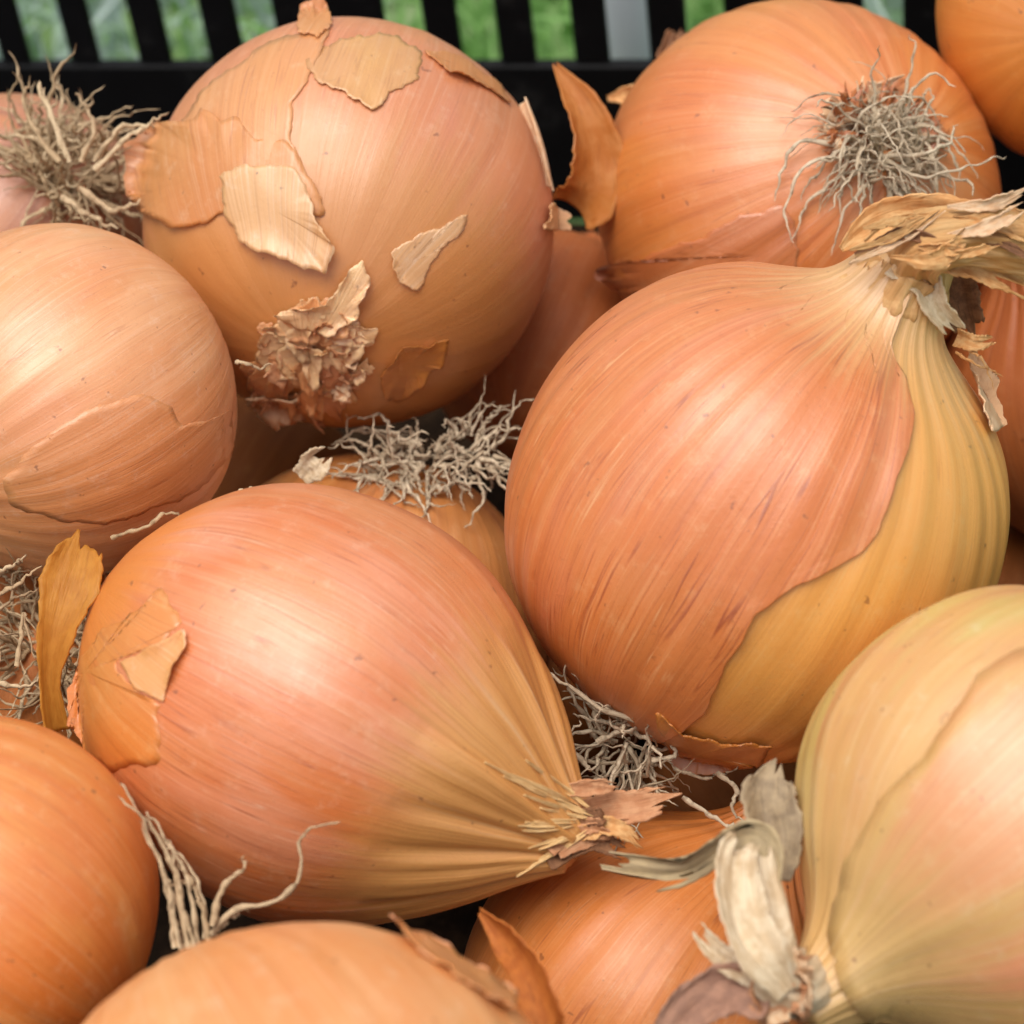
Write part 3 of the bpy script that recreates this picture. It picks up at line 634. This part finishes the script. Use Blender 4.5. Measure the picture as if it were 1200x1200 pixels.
ribbon(C.root_o, 'dry_leaf', [W(1120, 395, dC), W(1145, 402, dC - .002), W(1168, 396, dC)], [.003, .0025, .001], STRAW, cup=.5, wrinkle=.3, rag=.4, seed=25)
for i, (a, b_) in enumerate([((1150, 420), (1165, 455)), ((1140, 425), (1175, 440)), ((1160, 280), (1205, 262)), ((1165, 300), (1212, 318))]):
    strand(C.root_o, 'husk_fibre', [W(a[0] - 20, a[1] - 12, dC), W(*a, dC - .002), W(*b_, dC)], .0004, STRAW, seed=40 + i)
shred = np.random.default_rng(77)
for i in range(14):                      # frayed shreds along the bent neck
    q = shred.random(); x0 = 985 + 150 * q + shred.normal() * 8; y0 = 300 - 45 * q + shred.normal() * 14; dd_ = dC - .0165 + .004 * abs(q - .4) + shred.normal() * .0008
    a_ = shred.uniform(-.35, .30) + (.0 if q > .3 else -.35); ln_ = shred.uniform(50, 130)
    x1, y1 = x0 + ln_ * .5 * math.cos(a_), y0 + ln_ * .5 * math.sin(a_); a2 = a_ + shred.normal() * .4
    x2, y2 = x1 + ln_ * .5 * math.cos(a2), y1 + ln_ * .5 * math.sin(a2)
    wv = shred.uniform(.0014, .0042)
    ribbon(C.root_o, 'husk_shred', [W(x0, y0, dd_), W(x1, y1, dd_ - .0008), W(x2, y2, dd_ - .0002 + shred.uniform(-.002, .003))], [.0005, wv, wv * .6], [STRAW, neckm, STRAW, PALEHUSK, DARKHUSK][i % 5], cup=shred.uniform(-.5, .7), twist=(shred.uniform(-25, 25), shred.uniform(-60, 60)), wrinkle=.3, rag=.35, seed=300 + i, m=20, n=9, th=.0002, edge=.2)
# its roots, underneath
hc = W(722, 880, .556); 
tuft(C, W(735, 872, .549), wdir((-.45, -.35, .8)), 80, .020, 1.0, ROOT_G, r=.0005, seed=5, bias=wdir((-.2, .2, .3)), disc=.006, curl=.8)
for i, p_ in enumerate([[(760, 850), (705, 830), (660, 800), (632, 782)], [(765, 862), (735, 830), (700, 808), (672, 790)], [(700, 870), (735, 850), (748, 836)], [(735, 870), (720, 905), (712, 935), (710, 968)], [(760, 890), (790, 885), (778, 855)], [(690, 900), (665, 870), (680, 845)], [(840, 905), (862, 925), (858, 950), (880, 968)], [(800, 935), (850, 965), (885, 968)], [(790, 900), (830, 912), (870, 896)]]):
    strand(C.root_o, 'root', [W(x, y, .540 + .002 * (i % 3)) for x, y in p_], .0006, ROOT_G, seed=60 + i)

BRIGHTSTRAW = dry_mat('bright_straw_fibre', lin(246, 206, 146), lin(236, 190, 126), lin(206, 152, 92), translucent=.05)
# D: the lower middle one lying on its side
profD = [(-1.08, 0), (-1.09, .08), (-1.04, .26), (-.90, .52), (-.64, .80), (-.32, .955), (0, 1.0), (.30, .985), (.60, .87), (.88, .66), (1.10, .44), (1.25, .28), (1.37, .17), (1.42, .13)]
mD = skin_mat('rosy_orange_skin', lin(210, 122, 64), lin(212, 140, 92), lin(166, 84, 42), lin(234, 180, 140), seed=15, streak=.55, lines=.6, blush=lin(214, 138, 98), neck=lin(214, 154, 84), neck_z=(.50, .92), root=lin(214, 124, 40), root_z=(-.55, -.85), bump=1.2)
D = Onion('onion lying on its side with a wide golden dried neck pointing to the lower right', 358, 822, .538, 257, (.87, -.44, .22), mD, prof=profD, seed=41, lump=.010, rib=.005, nth=190, nt=150, neckfold=.09)
patch(D, [(142, 776), (186, 758), (222, 738), (222, 756), (206, 790), (192, 822), (158, 806), (148, 790)], 'peel', skin_mat('light_orange_peel', lin(236, 178, 122), lin(230, 164, 100), lin(206, 132, 70), lin(246, 208, 170), seed=16, translucent=.1, streak=.3), th=.00015, lift=.0004, curl=.0016, jag=1.5, seed=17, curl_dir=(1, -.6))
patch(D, [(78, 850), (90, 780), (130, 730), (190, 690), (214, 730), (140, 776), (150, 800), (190, 825), (182, 870), (184, 892), (130, 905), (96, 885)], 'outer_skin', skin_mat('amber_skin', lin(220, 142, 66), lin(216, 134, 60), lin(188, 104, 44), lin(232, 174, 106), seed=17, streak=.3), lift=.00007, th=.00003, jag=6, seed=18)
dD = .520
for i, (pp, ww) in list(enumerate([([(560, 960), (620, 915), (690, 935)], (.002, .003, .002)), ([(530, 975), (610, 950), (685, 955)], (.002, .003, .002)), ([(540, 1030), (620, 990), (690, 965)], (.003, .004, .002)), ([(500, 1060), (590, 1030), (668, 995)], (.002, .004, .002)), ([(600, 900), (640, 890), (684, 935)], (.003, .004, .002)), ([(640, 985), (690, 955), (745, 945), (800, 930)], (.005, .006, .006, .003)), ([(650, 995), (700, 975), (742, 965)], (.004, .004, .002)), ([(640, 1000), (690, 985), (735, 1000)], (.005, .004, .003)), ([(520, 1080), (590, 1045), (640, 1015)], (.003, .005, .003))]))[5:8]:
    P_ = [W(x, y, .52) for x, y in pp]
    Q_ = []
    for x, y in pp:
        h, n_, miss = D.hit(x, y); Q_.append(h + n_ * .0007 if miss == 0 else W(x, y, .522))
    ribbon(D.root_o, 'husk_flake', Q_, (.0004,) + tuple(ww[1:]) if i < 5 else ww, [STRAW, STRAW, STRAW, STRAW, STRAW, PINKHUSK, PINKHUSK, DARKHUSK, STRAW][i], cup=.15, wrinkle=.08, rag=.25, seed=70 + i, twist=(0, (-1) ** i * 20), edge=.08)
for i in range(16):                      # fine raised fibres running down the neck to the frayed tip
    t0 = shred.uniform(.22, .6); k = shred.uniform(-1, 1)
    P_ = []
    for q in (t0, t0 + .25, min(t0 + .5, 1.04)):
        x = 545 + (692 - 545) * q + k * (1 - q) * 38; y = 935 + (960 - 935) * q + k * (1 - q) * 130 + 22 * k * q * .6
        h, n_, miss = D.hit(x, y); P_.append(h + n_ * .0002 if miss == 0 else W(x, y, .5215))
    ribbon(D.root_o, 'husk_shred', P_, [.0003, shred.uniform(.0006, .0014), .0006], BRIGHTSTRAW, cup=.1, wrinkle=.2, rag=.3, seed=400 + i, m=18, n=7, th=.0001)
for i in range(6):
    x, y = 690 + shred.normal() * 10, 962 + shred.normal() * 16; a_ = shred.uniform(-.75, .5); ln_ = shred.uniform(18, 60)
    ribbon(D.root_o, 'husk_shred', [W(x - 22, y - 2, .5225), W(x + ln_ * .4 * math.cos(a_), y + ln_ * .4 * math.sin(a_), .521), W(x + ln_ * math.cos(a_ + .2), y + ln_ * math.sin(a_ + .2), .522)], [.002, .003, .0008], [PINKHUSK, STRAW, PINKHUSK, DARKHUSK][i % 4], cup=.4, wrinkle=.3, rag=.3, seed=440 + i, m=18, n=9, th=.0002, twist=(0, shred.uniform(-40, 40)), edge=.2)
# amber peel that stands up from its root end
ribbon(D.root_o, 'peel', [W(66, 858, .536), W(58, 800, .534), W(66, 740, .533), W(84, 680, .535), W(100, 622, .540)], [.005, .0038, .0068, .0105, .0068], AMBER, cup=.35, twist=(30, 10, -10, 0), wrinkle=.10, rag=.12, seed=80, label='amber translucent peel standing up')

# E: pale one at the left
mE = skin_mat('pale_peach_skin', lin(220, 156, 108), lin(226, 170, 128), lin(184, 112, 68), lin(236, 192, 156), seed=18, streak=.4, lines=.35, blush=lin(214, 140, 88), bump=.9, pale=.2)
E_ = Onion('pale peach onion at the left edge, with brown stained creases low on its side', 75, 470, .582, 211, (-.72, -.52, .45), mE, seed=51, lump=.012)
patch(E_, [(30, 530), (90, 486), (140, 472), (172, 458), (205, 478), (212, 500), (272, 480), (268, 535), (235, 575), (150, 612), (70, 610), (10, 590), (0, 560)], 'outer_skin', skin_mat('warm_peach_skin', lin(220, 154, 104), lin(218, 148, 94), lin(180, 106, 60), lin(234, 186, 146), seed=19, streak=.5), lift=.00007, curl=0, jag=4, seed=20, th=.00003)

# F: bottom left
mF = skin_mat('bright_orange_skin', lin(220, 130, 56), lin(226, 150, 78), lin(188, 94, 36), lin(240, 186, 128), seed=20, streak=.45, lines=.5, bump=.8)
F_ = Onion('bright orange onion in the lower left corner, smooth and cut off by the frame', -35, 1062, .506, 228, (-.70, .62, .2), mF, seed=61, lump=.012)

# G: front
mG = skin_mat('peach_skin', lin(222, 150, 90), lin(230, 172, 122), lin(196, 120, 66), lin(238, 194, 152), seed=22, streak=.3, lines=.2, bump=.7)
G = Onion('blurred peach onion at the bottom edge, nearest to the viewer', 352, 1428, .446, 360, (.45, -.72, .5), mG, seed=71, lump=.012, squash=1.0)
patch(G, [(452, 1088), (510, 1109), (556, 1136), (598, 1170), (596, 1194), (556, 1164), (516, 1136), (480, 1110)], 'peel', m_peelor, lift=.0008, curl=.0012, jag=2, seed=23)
ribbon(G.root_o, 'peel', [W(562, 1068, .492), W(592, 1100, .488), W(620, 1140, .482), W(648, 1215, .474)], [.0012, .006, .007, .008], dry_mat('brown_orange_peel', lin(206, 124, 54), lin(190, 108, 46), lin(140, 72, 28), translucent=.3, freq=6), cup=.5, twist=(50, 40, 30), wrinkle=.06, rag=.05, seed=81)
# its pale roots come up behind it, one long strand to the right
for i, p_ in enumerate([[(210, 1110), (196, 1040), (168, 965), (142, 912)], [(220, 1110), (205, 1030), (180, 970), (138, 934)], [(232, 1110), (222, 1040), (196, 985), (170, 950)], [(240, 1100), (236, 1048), (210, 1000), (186, 975)], [(205, 1110), (198, 1060), (188, 1010), (160, 960)], [(228, 1110), (214, 1062), (208, 1020), (190, 985)], [(246, 1108), (238, 1070), (228, 1040), (205, 1010)], [(215, 1112), (206, 1085), (200, 1040), (184, 1000)], [(248, 1085), (262, 1040), (282, 1020), (289, 1004)], [(246, 1095), (275, 1066), (320, 1058), (350, 1030), (352, 985), (366, 968), (402, 963)], [(250, 1095), (270, 1075), (290, 1065)], [(225, 1040), (210, 1034), (192, 1042)]]):
    strand(G.root_o, 'root', [W(x, y, .494 + .0012 * (i % 4)) for x, y in p_], .00060 if i < 8 else .00066, ROOT, seed=90 + i, m=30)

# H: lower right
mH = skin_mat('greenish_pale_skin', lin(214, 174, 116), lin(210, 160, 112), lin(182, 126, 76), lin(228, 200, 152), seed=24, streak=.35, lines=.3, blush=lin(196, 176, 96), bump=.8, neck=lin(214, 172, 108), neck_z=(.5, 1.0))
H_ = Onion('pale greenish onion at the lower right, with pinkish patches and a whitish curled neck', 1207, 966, .500, 284, (-.78, -.54, .32), mH, seed=81, lump=.014, nth=180, neckfold=.04)
patch(H_, [(1140, 800), (1085, 880), (1020, 955), (988, 1020), (978, 1080), (984, 1120), (985, 1155), (1020, 1205), (1130, 1228), (1250, 1228), (1380, 1090), (1330, 800), (1240, 740)], 'outer_skin', skin_mat('peach_green_skin', lin(218, 156, 112), lin(212, 172, 108), lin(194, 122, 82), lin(230, 196, 148), seed=25, streak=.4, blush=lin(230, 140, 100), lines=.3, neck=lin(208, 170, 106), neck_z=(.58, 1.0)), lift=.0007, curl=.0003, jag=6, seed=26)
dH = .478
tube(H_.root_o, 'neck', [W(975, 1135, dH + .012), W(940, 1155, dH + .002), W(908, 1140, dH - .001), W(894, 1105, dH + .001), W(886, 1050, dH + .005), W(878, 992, dH + .008)], [.0050, .0058, .0052, .0052, .0046, .0036], WHITELEAF, pleat=.085, flat=.7, seed=3, rag=.06, ks=(1, 2, 3, 7, 15))
ribbon(H_.root_o, 'dry_leaf', [W(885, 1060, dH + .004), W(895, 1010, dH + .006), W(880, 982, dH + .008), W(845, 996, dH + .012), W(800, 1022, dH + .020), W(745, 1020, dH + .026), W(680, 1005, dH + .03)], [.004, .0065, .006, .004, .0048, .007, .004], dry_mat('greyish_straw_leaf', lin(190, 168, 128), lin(168, 148, 114), lin(110, 92, 68), translucent=.05), cup=.6, wrinkle=.2, rag=.35, seed=91)
ribbon(H_.root_o, 'dry_leaf', [W(905, 1030, dH + .014), W(910, 980, dH + .016), W(902, 930, dH + .02), W(915, 882, dH + .024)], [.006, .0085, .0085, .003], GREYLEAF, cup=.5, wrinkle=.3, rag=.25, seed=92, twist=(20, -20))
ribbon(H_.root_o, 'dry_leaf', [W(905, 1150, dH - .003), W(860, 1130, dH), W(835, 1110, dH + .004), W(815, 1085, dH + .008)], [.005, .004, .003, .002], WHITELEAF, cup=.6, wrinkle=.3, rag=.3, seed=93)
ribbon(H_.root_o, 'dry_leaf', [W(925, 1165, dH - .006), W(893, 1120, dH - .007), W(868, 1070, dH - .003), W(862, 1010, dH + .003), W(880, 975, dH + .006)], [.004, .0075, .0080, .0065, .004], WHITELEAF, cup=.7, wrinkle=.35, rag=.2, seed=95, twist=(0, 25, -15))
ribbon(H_.root_o, 'dry_leaf', [W(900, 1165, dH - .004), W(850, 1160, dH), W(800, 1190, dH + .002), W(770, 1230, dH + .002)], [.008, .008, .007, .005], dry_mat('mauve_husk', lin(196, 150, 124), lin(176, 134, 112), lin(120, 84, 66)), cup=.4, wrinkle=.3, rag=.3, seed=94)
ruff(H_, W(918, 1168, dH - .003), wdir((-.3, .1, .9)), 10, .003, .006, .006, [PINKHUSK, PALEHUSK], seed=30, tilt=1.0)

# I: under D and H
mI = skin_mat('deep_orange_skin', lin(214, 136, 72), lin(210, 130, 68), lin(170, 88, 42), lin(230, 168, 114), seed=27, streak=.6, lines=.8, spec=.6)
I = Onion('orange striped onion at the bottom, half under the grey leaf and golden neck', 765, 1182, .558, 234, (.52, .82, .1), mI, seed=91, lump=.012)

# J, K: right edge
mJ = skin_mat('russet_skin', lin(176, 104, 58), lin(166, 94, 52), lin(126, 66, 34), lin(194, 130, 84), seed=28, streak=.5, spec=.5, rough=.5)
J = Onion('russet onion at the right edge, behind the biggest onion', 1300, 450, .640, 203, (-.5, .6, .5), mJ, seed=101)
mK = skin_mat('smooth_amber_skin', lin(214, 140, 58), lin(210, 132, 52), lin(184, 104, 38), lin(228, 164, 88), seed=29, streak=.4, lines=.4, bump=.7)
K = Onion('smooth amber onion cut off in the upper right corner', 1290, 10, .640, 193, (.4, .3, -.85), mK, seed=111)

# L: left top edge, roots towards the viewer
mL = skin_mat('mauve_pink_skin', lin(196, 134, 98), lin(184, 124, 98), lin(146, 90, 64), lin(214, 164, 130), seed=30)
L = Onion('blurred pinkish onion at the upper left edge, with a tuft of beige roots', 20, 270, .652, 163, (-.42, -.42, -.80), mL, seed=121)
hl, nl, _ = L.hit(82, 200)
tuft(L, hl, nl, 150, .026, 1.15, ROOT, r=.00066, seed=7, bias=wdir((.5, .2, .4)), disc=.007, curl=1.0, bw=.3)
for i, p_ in enumerate([[(70, 190), (40, 150), (28, 115), (38, 92)], [(80, 190), (62, 140), (45, 100), (58, 120)], [(95, 190), (110, 150), (98, 120), (86, 108)], [(110, 190), (140, 152), (175, 145), (196, 132)], [(110, 200), (150, 160), (170, 150), (186, 146)], [(90, 220), (130, 245), (155, 240), (170, 236)], [(70, 230), (110, 255), (140, 270)]]):
    strand(L.root_o, 'root', [W(x, y, .612 - .001 * (i % 3)) for x, y in p_], .0008, ROOT, seed=120 + i)

# M, N, O: lower layer in the gaps
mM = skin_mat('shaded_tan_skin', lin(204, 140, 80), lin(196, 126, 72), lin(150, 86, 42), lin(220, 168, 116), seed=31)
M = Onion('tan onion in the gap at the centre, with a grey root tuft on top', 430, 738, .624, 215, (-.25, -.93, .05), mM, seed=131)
hm, nm, _ = M.hit(515, 552)
for tx, ty, ts in ((462, 540, 9), (505, 538, 10), (552, 528, 12)):
    tuft(M, W(tx, ty, .606), wdir((.05, .3, .45)), 40, .0155, 1.5, ROOT_G, r=.00055, seed=ts, bias=wdir((.3 * (1 if ts > 9 else -1), -.35, .3)), disc=.006, curl=.9, bw=.4)
ribbon(M.root_o, 'husk_flake', [W(352, 560, .590), W(368, 545, .589), W(386, 530, .590)], [.004, .006, .003], WHITELEAF, cup=.4, wrinkle=.4, rag=.4, seed=140)
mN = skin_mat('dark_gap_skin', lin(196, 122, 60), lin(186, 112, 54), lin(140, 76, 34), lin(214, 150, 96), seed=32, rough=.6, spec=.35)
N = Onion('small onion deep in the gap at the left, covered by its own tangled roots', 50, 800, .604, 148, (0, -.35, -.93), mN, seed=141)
hn, nn_, _ = N.hit(60, 750)
tuft(N, hn, nn_, 150, .026, 1.2, ROOT, r=.00048, seed=11, bias=wdir((0, .2, .6)), disc=.010, curl=.8)
for i, p_ in enumerate([[(-10, 700), (20, 685), (48, 662)], [(-10, 720), (20, 700), (44, 690)], [(-5, 672), (20, 660), (30, 650)], [(100, 745), (115, 705), (132, 690), (148, 678)], [(95, 760), (110, 730), (135, 700)], [(20, 780), (25, 740), (28, 720), (40, 770)], [(-5, 800), (30, 805), (52, 790)], [(90, 780), (110, 725), (150, 690)]]):
    strand(N.root_o, 'root', [W(x, y, .552 + .002 * (i % 3)) for x, y in p_], .0006, ROOT, seed=150 + i)
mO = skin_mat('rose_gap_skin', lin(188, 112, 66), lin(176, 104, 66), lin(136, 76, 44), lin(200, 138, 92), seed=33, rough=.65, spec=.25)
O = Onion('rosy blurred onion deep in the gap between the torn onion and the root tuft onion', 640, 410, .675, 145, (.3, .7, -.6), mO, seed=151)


mP = skin_mat('gap_shade_skin', lin(132, 78, 36), lin(122, 70, 32), lin(90, 52, 24), lin(150, 96, 50), seed=34, rough=.75, spec=.15)  # skin colour darkened so the filler onions carry the shade of the gaps
P1 = Onion('filler onion, skin darkened for shade, deep in the gap below the crusty root end of the torn onion', 290, 590, .700, 140, (.3, .5, -.6), mP, seed=161)
R1 = Onion('filler onion, skin darkened for shade, deep in the gap under the biggest onion, beside the grey leaf', 850, 965, .655, 130, (.3, -.5, .4), mP, seed=171)
S1_ = Onion('filler onion, skin darkened for shade, deep in the gap between the russet and the pale greenish onions', 1205, 735, .665, 125, (.3, .5, -.6), mP, seed=181)
O1 = Onion('filler onion, skin darkened for shade, deep in the gap left of the biggest onion, under its roots', 640, 800, .645, 130, (.3, .5, -.6), mP, seed=191)

# ------------------------------------------------------------------ loose bits
def loose(name, label, cat, pts, wd_, mat, seed, **kw):
    o = ribbon(None, name, pts, wd_, mat, seed=seed, **kw); tag(o, label, cat, 'loose scraps between the onions'); return o
loose('husk_scrap', 'small brown husk scrap standing against the crate wall, above left of the root tuft onion', 'husk', [W(775, 72, .664), W(790, 50, .666), W(796, 32, .668)], [.003, .005, .003], DARKHUSK, 160, cup=.5, wrinkle=.3, rag=.3)
loose('husk_scrap', 'thin pale husk scrap sticking out sideways at the left of the root tuft onion', 'husk', [W(712, 115, .655), W(735, 112, .655), W(760, 112, .655)], [.001, .004, .004], STRAW, 161, cup=.5, wrinkle=.3, rag=.3)
s1 = strand(None, 'loose_root', [W(133, 630, .546), W(150, 624, .543), W(176, 616, .541), W(192, 602, .541), W(210, 602, .541), W(221, 618, .542)], .0006, ROOT, seed=170, m=40)
tag(s1, 'single pale root strand lying curled between the pale peach onion and the sideways onion', 'root strand', 'loose scraps between the onions')
s2 = strand(None, 'loose_root', [W(222, 616, .540), W(250, 596, .541), W(275, 580, .543), W(302, 571, .545)], .0007, ROOT, seed=171, m=30)
tag(s2, 'short straight root strand along the upper left rim of the sideways onion', 'root strand', 'loose scraps between the onions')
s3 = strand(None, 'loose_root', [W(275, 424, .570), W(290, 426, .570), W(304, 432, .572), W(318, 426, .576)], .0005, ROOT, seed=172)
tag(s3, 'tiny root strand beside the crusty root end of the torn onion', 'root strand', 'loose scraps between the onions')
